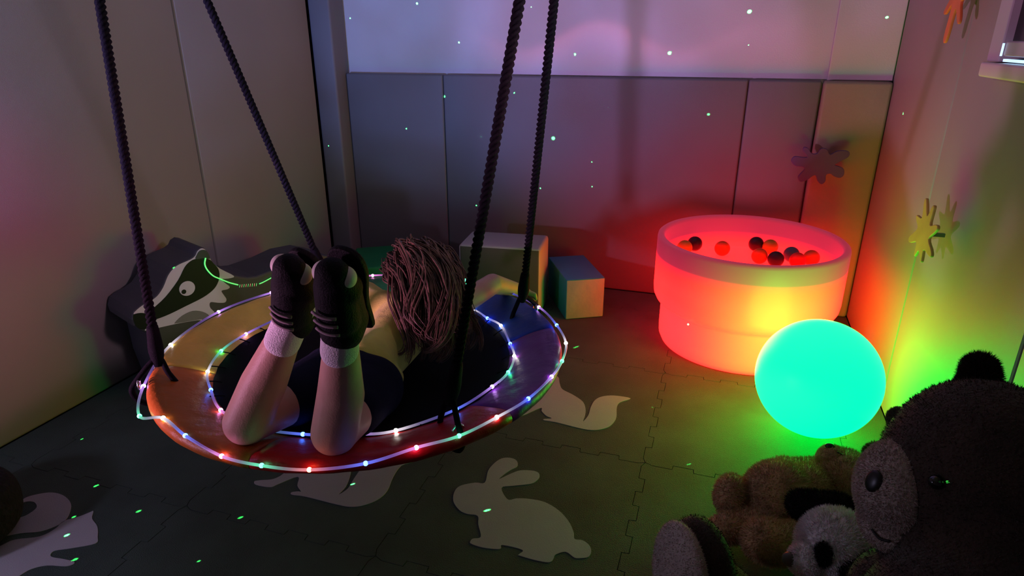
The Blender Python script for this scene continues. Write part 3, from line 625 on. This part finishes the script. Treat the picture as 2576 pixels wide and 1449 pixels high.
body = [(hL, .062, kL, .044), (hR, .062, kR, .044), (kL, .045, cL, .044), (cL, .044, aL, .026), (kR, .045, cR, .044), (cR, .044, aR, .026),
        (hL, .066, hR, .066), (mid(hL, hR, .5), .068, waist, .058), (waist, .058, ches, .066), (sL, .042, sR, .042), (ches, .070, sL, .040), (ches, .070, sR, .040),
        (ches, .05, neck, .034), (neck, .034, mid(neck, head, .8), .036), (sL, .036, eL, .030), (sR, .036, eR, .031), (eL, .030, wL_, .019), (eR, .031, wR_, .019),
        (aL, .027, mid(aL, (-.70, .87, .80), .6), .026), (aR, .027, mid(aR, (-.58, .83, .81), .6), .026),
        (head, (.066, .078, .080)), (mid(head, (-.78, 1.60, .575), .55), (.048, .045, .048)), ((-.777, 1.618, .592), (.010, .014, .012)),
        ((-.843, 1.545, .602), (.009, .018, .022)), ((-.707, 1.545, .602), (.009, .018, .022))]
def hand(w, d, up, s=1.0, side=1):
    """palm, four unequal curled fingers and a thumb leaving its side"""
    w = Vector(w); d = Vector(d).normalized(); up = Vector(up).normalized(); x = d.cross(up).normalized(); up = x.cross(d); o = []
    o.append((tuple(w), .018, tuple(w+d*.020), .019))
    for k, (ln, off) in enumerate(((.040, -.018), (.046, -.006), (.043, .006), (.033, .017))):
        a = w+d*.018+x*off*.8; b = w+d*.045+x*off; c = b+d*ln*.55-up*.006; e = c+d*ln*.30-up*.018
        o += [(tuple(a), .009, tuple(b), .0075), (tuple(b), .0072, tuple(c), .0066), (tuple(c), .0066, tuple(e), .0058)]
    a = w+d*.008-x*.014*side; b = a-x*.020*side+d*.014; c = b+d*.020-up*.008; o += [(tuple(a), .010, tuple(b), .0085), (tuple(b), .008, tuple(c), .0065)]
    return o
body += hand(wL_, (-.7, .45, -.5), (0, 0, 1)) + hand(wR_, (.15, .75, -.6), (0, 0, 1), side=-1)
bo = blob('body', body, .0042, M['skin'], pe, 5)
shirt = [((-.758, 1.175, .490), .078, waist, .074), (waist, .074, ches, .082), (sL, .053, sR, .053), (ches, .080, sL, .050), (ches, .080, sR, .050), (ches, .06, (-.783, 1.465, .535), .048),
         (sL, .052, mid(sL, eL, .34), .046), (sR, .052, mid(sR, eR, .34), .046), ((-.755, 1.18, .478), (.096, .035, .052))]
so = blob('shirt', shirt, .005, M['shirt'], pe, 5)
shorts = [(hL, .074, hR, .074), (hL, .072, mid(hL, kL, .50), .062), (hR, .072, mid(hR, kR, .50), .062), (mid(hL, hR, .5), .076, (-.760, 1.180, .482), .068), ((-.790, 1.095, .515), (.056, .062, .050)), ((-.722, 1.085, .515), (.056, .062, .050))]
sh = blob('shorts', shorts, .005, M['shorts'], pe, 5)
for a, k in ((aL, kL), (aR, kR)):
    up = (Vector(a)-Vector(k)).normalized(); blob('sock', [(tuple(Vector(a)-up*.055), .0335, tuple(Vector(a)), .0325), (tuple(Vector(a)), .0325, tuple(Vector(a)+up*.03), .033)], .003, M['sock'], pe, 3)
def shoe(a, toe, side):
    A = Vector(a); T = Vector(toe); d = (T-A).normalized(); back = Vector((0, 1, .15)); n = (back-d*back.dot(d)).normalized(); x = d.cross(n).normalized()
    heel = A+n*.022-d*.004; ball = A+d*.080+n*.014; tip = T+n*.006
    up = [(tuple(A-d*.012), .038, tuple(heel), .036), (tuple(heel), .034, tuple(ball), .037), (tuple(A+d*.02), .037, tuple(ball-n*.006), .036), (tuple(ball+x*.006), .035, tuple(tip), .027), (tuple(ball-x*.006), .035, tuple(tip-x*.004), .026)]
    s = blob('shoe', up, .003, M['shoe'], pe, 4)
    # rubber sole with pale toe and heel edge
    cp = [(-.032, -.030), (-.026, -.042), (0, -.047), (.026, -.042), (.032, -.028), (.028, .02), (.033, .06), (.036, .095), (.031, .122), (.015, .138), (-.012, .139), (-.030, .124), (-.036, .095), (-.032, .06), (-.028, .02)]
    cp = [(p[0], p[1]) for p in smooth_line([(q[0], q[1], 0) for q in cp], 3, True)]
    sub('sole', prism_me(cp, heel+n*.022, x, d, n, .012, .003), M['shoe'], s, pe, smooth=False)
    blob_t = [(tuple(tip+x*.018+n*.006-d*.008), .020, tuple(tip-x*.018+n*.006-d*.008), .020)]
    tb = blob('toe_cap', blob_t, .003, M['white_rubber'], None, 2); tb.data.transform(Matrix.Translation(-pe.location)); tb.parent = s
    for i in range(3):
        c = A+d*(.018+.020*i)-n*.028; q = [c-x*.024*side*.1+x*w-n*(.010*math.cos(w*50)) for w in np.linspace(-.022, .022, 7)]
        sub('strap', tube_me(q, .0028, 6), M['strap'], s, pe)
    return s
shoe(aL, (-.676, .842, .858), 1); shoe(aR, (-.572, .812, .872), -1)
hd = Vector(head)
hb = [((head[0], head[1]-.012, head[2]+.008), (.080, .082, .086)), ((-.760, 1.490, .575), (.066, .055, .055))]
hr = blob('hair', hb, .005, M['hair'], pe, 3)
V = []; Fc = []
rr = random.Random(5)
for c_ in range(64):      # wavy locks falling from the crown over the nape and the right shoulder
    th = rr.uniform(-2.7, .75); ph = rr.uniform(.08, 1.35)
    dv = Vector((math.sin(ph)*math.cos(th-.3), math.sin(ph)*math.sin(th-.3), math.cos(ph)))
    s0 = Vector((head[0]+.080*dv.x, head[1]-.012+.082*dv.y, head[2]+.008+.084*dv.z))
    e0 = Vector((-.638+.060*rr.uniform(-1, 1)+.02*dv.x, 1.33+.08*rr.uniform(-1, 1), .555+rr.uniform(-.03, .03)))
    m1 = s0+dv*.014+Vector((.005, -.02, -.012)); m2 = s0.lerp(e0, .5)+Vector((dv.x*.024+.012, -.012, .030*(1-abs(dv.x))))
    e1 = e0+Vector((.06*rr.uniform(-.3, 1), -.075*rr.uniform(.2, 1), -.050*rr.uniform(0, 1)))
    base = smooth_line([tuple(s0-dv*.004), tuple(m1), tuple(m2), tuple(e0), tuple(e1)], 8); f1 = rr.uniform(0, 6); am = rr.uniform(.006, .014); fq = rr.uniform(.32, .5)
    for k in range(15):
        of = np.array((rr.gauss(0, 1), rr.gauss(0, 1), rr.gauss(0, .8)))*.0058; f2 = f1+rr.uniform(-.25, .25); n = len(base)
        pts = [p+of*(.5+1.1*math.sin(math.pi*min(1, j/n*1.05)))+np.array((math.sin(j*fq+f2), math.cos(j*fq+f2)*.5, math.cos(j*fq+f2)*.7))*am*min(1, j/8) for j, p in enumerate(base)]
        r0 = rr.uniform(.0011, .0024); rs = [r0*(.8+.5*math.sin(math.pi*min(1, j/n*1.2)))*(1-(j/(n-1))**4*.9) for j in range(n)]
        me = tube_me([Vector(p)-pe.location for p in pts], rs, 4); b0 = len(V); V += [v.co[:] for v in me.vertices]; Fc += [tuple(b0+q for q in p.vertices) for p in me.polygons]
        bpy.data.meshes.remove(me)
lk = obj('locks', from_py(V, Fc), M['hair'], hr); lk['kind'] = 'stuff'; lk.matrix_parent_inverse = Matrix.Identity(4)
for dx in (-.026, .026):
    sub('eye', ball_me((head[0]+dx, 1.612, .612), .008), M['gloss_eye'], bo, pe)
sub('mouth', tube_me(smooth_line([(-.795, 1.619, .566), (-.777, 1.625, .563), (-.760, 1.619, .566)], 4), .0022, 6), M['ball_red'], bo, pe)

# ------------------------------------------------------------------ plush toys
def plush(name, label, parts, m, loc, voxel=.006, sm=5, nf=20000, ln=.008, w=.0010, lean=.6, fm=None, group=None):
    t = thing(name, label, 'plush toy', loc, group); b = blob('body', parts, voxel, m, t, sm)
    if nf: fur(b, nf, ln, fm or m, w, lean)
    return t, b
def pl_part(name, parts, m, t, voxel=.005, sm=3, nf=0, ln=.007, label=None):
    o = blob(name, parts, voxel, m, t, sm)
    if nf: fur(o, nf, ln, m, .0010, .6)
    if label: o['label'] = label
    return o
def snap(src, top, p, toward=None):
    """nearest point of a plush skin to a rough spot, with its normal"""
    ok, co, n, i = src.closest_point_on_mesh(Vector(p)-top.location); return co, n
# giant dark bear
HB = Vector((.410, 1.00, .600))
gp = [((.456, 1.070, .535), (.150, .168, .175)), ((.45, .98, .46), .12, (.45, .90, .40), .14), ((.405, .80, .26), .18, (.41, .86, .38), .15), ((.405, .80, .20), (.18, .20, .195)),
      ((.35, .97, .36), .075, (.325, .90, .20), .080), ((.50, .74, .40), .075, (.52, .62, .20), .08),
      ((.36, .92, .12), .115, (.20, 1.06, .085), .078), ((.20, 1.06, .085), .078, (.07, 1.11, .115), .092), ((.045, 1.12, .160), (.060, .100, .138), (0, 0, .62)),
      ((.36, .62, .12), .11, (.06, .55, .09), .082), ((.06, .55, .10), .08, (.0, .55, .14), .09)]
gb, gbody = plush('giant_teddy_bear', 'giant dark brown teddy bear with pale muzzle, slumped at the right edge', gp, M['bear_brown'], (.38, .85, 0), .008, 6, 70000, .0055, .0009, .9)
pl_part('muzzle', [((.330, 1.035, .520), (.062, .078, .082)), ((.338, 1.030, .462), (.056, .068, .050))], M['bear_cream'], gb, .005, 4, 22000, .004, 'pale cream muzzle')
mz = gb.children[-1]
pl_part('sole', [((.008, 1.094, .158), (.034, .096, .140), (0, 0, .62))], M['bear_cream'], gb, .005, 3, 9000, .004, 'pale cream sole of the foot')
co, n = snap(mz, gb, (.270, .985, .560)); q = n.to_track_quat('Z', 'Y').to_euler()
o = obj('nose', ball_me((0, 0, 0), (.014, .019, .006), 24, 14), M['nose']); o.parent = gb; o.location = co; o.rotation_euler = (q.x, q.y, q.z)
mp_ = [snap(mz, gb, p)[0]+snap(mz, gb, p)[1]*.003 for p in ((.285, .975, .470), (.292, .962, .465), (.302, .955, .465), (.312, .948, .469))]
obj('mouth', tube_me(smooth_line([tuple(p) for p in mp_], 4), .0022, 6), M['nose'], None).parent = gb
co, n = snap(gbody, gb, (.345, .95, .600)); o = obj('eye', ball_me(co+n*.002, .011), M['gloss_eye'], None); o.parent = gb
pl_part('ear', [((.450, 1.155, .672), .027, (.452, 1.175, .694), .022)], M['ear_dark'], gb, .005, 3, 12000, .012, 'dark brown ear')
pl_part('ear', [((.53, .95, .68), .045, (.55, .93, .71), .04)], M['ear_dark'], gb, .005, 3, 6000, .012)
# tan bear on its back
tp = [((.228, 1.530, .105), (.088, .078, .088)), ((.300, 1.575, .100), (.065, .065, .070)), ((.400, 1.650, .100), (.085, .085, .085)),
      ((.275, 1.655, .090), .040, (.345, 1.690, .090), .036), ((.250, 1.650, .092), .041, (.275, 1.655, .090), .040),
      ((.130, 1.520, .080), .046, (.205, 1.545, .070), .036), ((.112, 1.505, .088), (.042, .048, .060)),
      ((.095, 1.400, .055), .036, (.110, 1.41, .060), .038), ((.110, 1.41, .055), .036, (.205, 1.460, .065), .042), ((.190, 1.350, .095), .052, (.215, 1.352, .09), .052), ((.215, 1.352, .09), .050, (.305, 1.400, .085), .046)]
tb_, tbody = plush('teddy_bear', 'tan teddy bear lying on its back in front of the green light ball', tp, M['tan'], (.28, 1.55, 0), .005, 6, 42000, .009)
pl_part('muzzle', [((.365, 1.665, .150), (.038, .038, .040))], M['tan'], tb_, .004, 3, 6000, .005)
mz = tb_.children[-1]; co, n = snap(mz, tb_, (.352, 1.67, .205)); obj('nose', ball_me(co, (.013, .009, .009)), M['nose'], None).parent = tb_
co, n = snap(mz, tb_, (.385, 1.645, .190)); obj('mouth', tube_me(smooth_line([tuple(co+Vector(v)) for v in ((-.010, .0, .004), (0, -.004, .002), (.014, -.004, .0), (.022, .002, .0))], 3), .0022, 6), M['nose'], None).parent = tb_
co, n = snap(tbody, tb_, (.43, 1.62, .20)); obj('eye', ball_me(co, .006), M['gloss_eye'], None).parent = tb_
pl_part('ear', [((.478, 1.700, .165), (.032, .026, .034))], M['tan_dark'], tb_, .004, 3, 5000, .009)
pl_part('ear', [((.470, 1.580, .170), (.032, .026, .034))], M['tan_dark'], tb_, .004, 3, 5000, .009)
# small grey-brown plush by the wall
mp2 = [((.525, 1.555, .105), (.075, .08, .105)), ((.520, 1.565, .255), (.075, .072, .075)), ((.47, 1.54, .14), .028, (.44, 1.50, .08), .026), ((.50, 1.49, .04), .034, (.46, 1.46, .04), .032), ((.55, 1.62, .04), .034, (.50, 1.67, .04), .032)]
ms, mb = plush('small_plush_bear', 'small grey-brown plush bear sitting by the right wall behind the giant bear', mp2, M['mouse'], (.52, 1.56, 0), .005, 4, 16000, .006)
pl_part('ear', [((.478, 1.600, .345), (.026, .016, .026))], M['mouse'], ms, .004, 3, 4000, .006); pl_part('ear', [((.560, 1.520, .335), (.022, .018, .026))], M['mouse'], ms, .004, 3, 3000, .006)
# panda
pp = [((.310, 1.215, .228), (.078, .080, .080)), ((.33, 1.13, .10), (.082, .085, .095))]
pd, pb = plush('plush_panda', 'small white and black plush panda lying at the bottom edge against the giant bear', pp, M['panda_white'], (.33, 1.14, 0), .005, 4, 30000, .009)
pl_part('muzzle', [((.248, 1.165, .222), (.036, .036, .036))], M['panda_white'], pd, .004, 3, 4000, .005)
mz = pd.children[-1]; co, n = snap(mz, pd, (.205, 1.15, .226)); obj('nose', ball_me(co, (.014, .014, .015)), M['nose_grey'], None).parent = pd
for p, r_ in (((.262, 1.135, .262), (.014, .020, .024)), ((.335, 1.120, .245), (.026, .022, .020))):
    co, n = snap(pb, pd, p); e = bpy.data.objects.new('x', ball_me((0, 0, 0), r_)); del e
    pl_part('eye_patch', [(tuple(co+pd.location-n*.006), r_)], M['panda_black'], pd, .003, 2, 4000, .007, 'black fur patch')
pl_part('arm', [((.245, 1.300, .255), .030, (.320, 1.300, .265), .030), ((.320, 1.300, .265), .030, (.385, 1.235, .20), .032)], M['panda_black'], pd, .005, 3, 12000, .010, 'black arm')
# pale pink plush at the very bottom
kp = [((.215, 1.075, .165), (.055, .055, .050)), ((.20, 1.05, .07), (.060, .065, .070)), ((.13, 1.10, .05), .028, (.10, 1.14, .095), .024)]
kk, kb = plush('pale_pink_plush', 'pale pink plush toy at the bottom edge below the panda nose', kp, M['pink'], (.20, 1.06, 0), .005, 3, 12000, .007)
pl_part('ear', [((.175, 1.03, .215), (.016, .012, .02))], M['pink'], kk, .004, 2, 2000, .006)
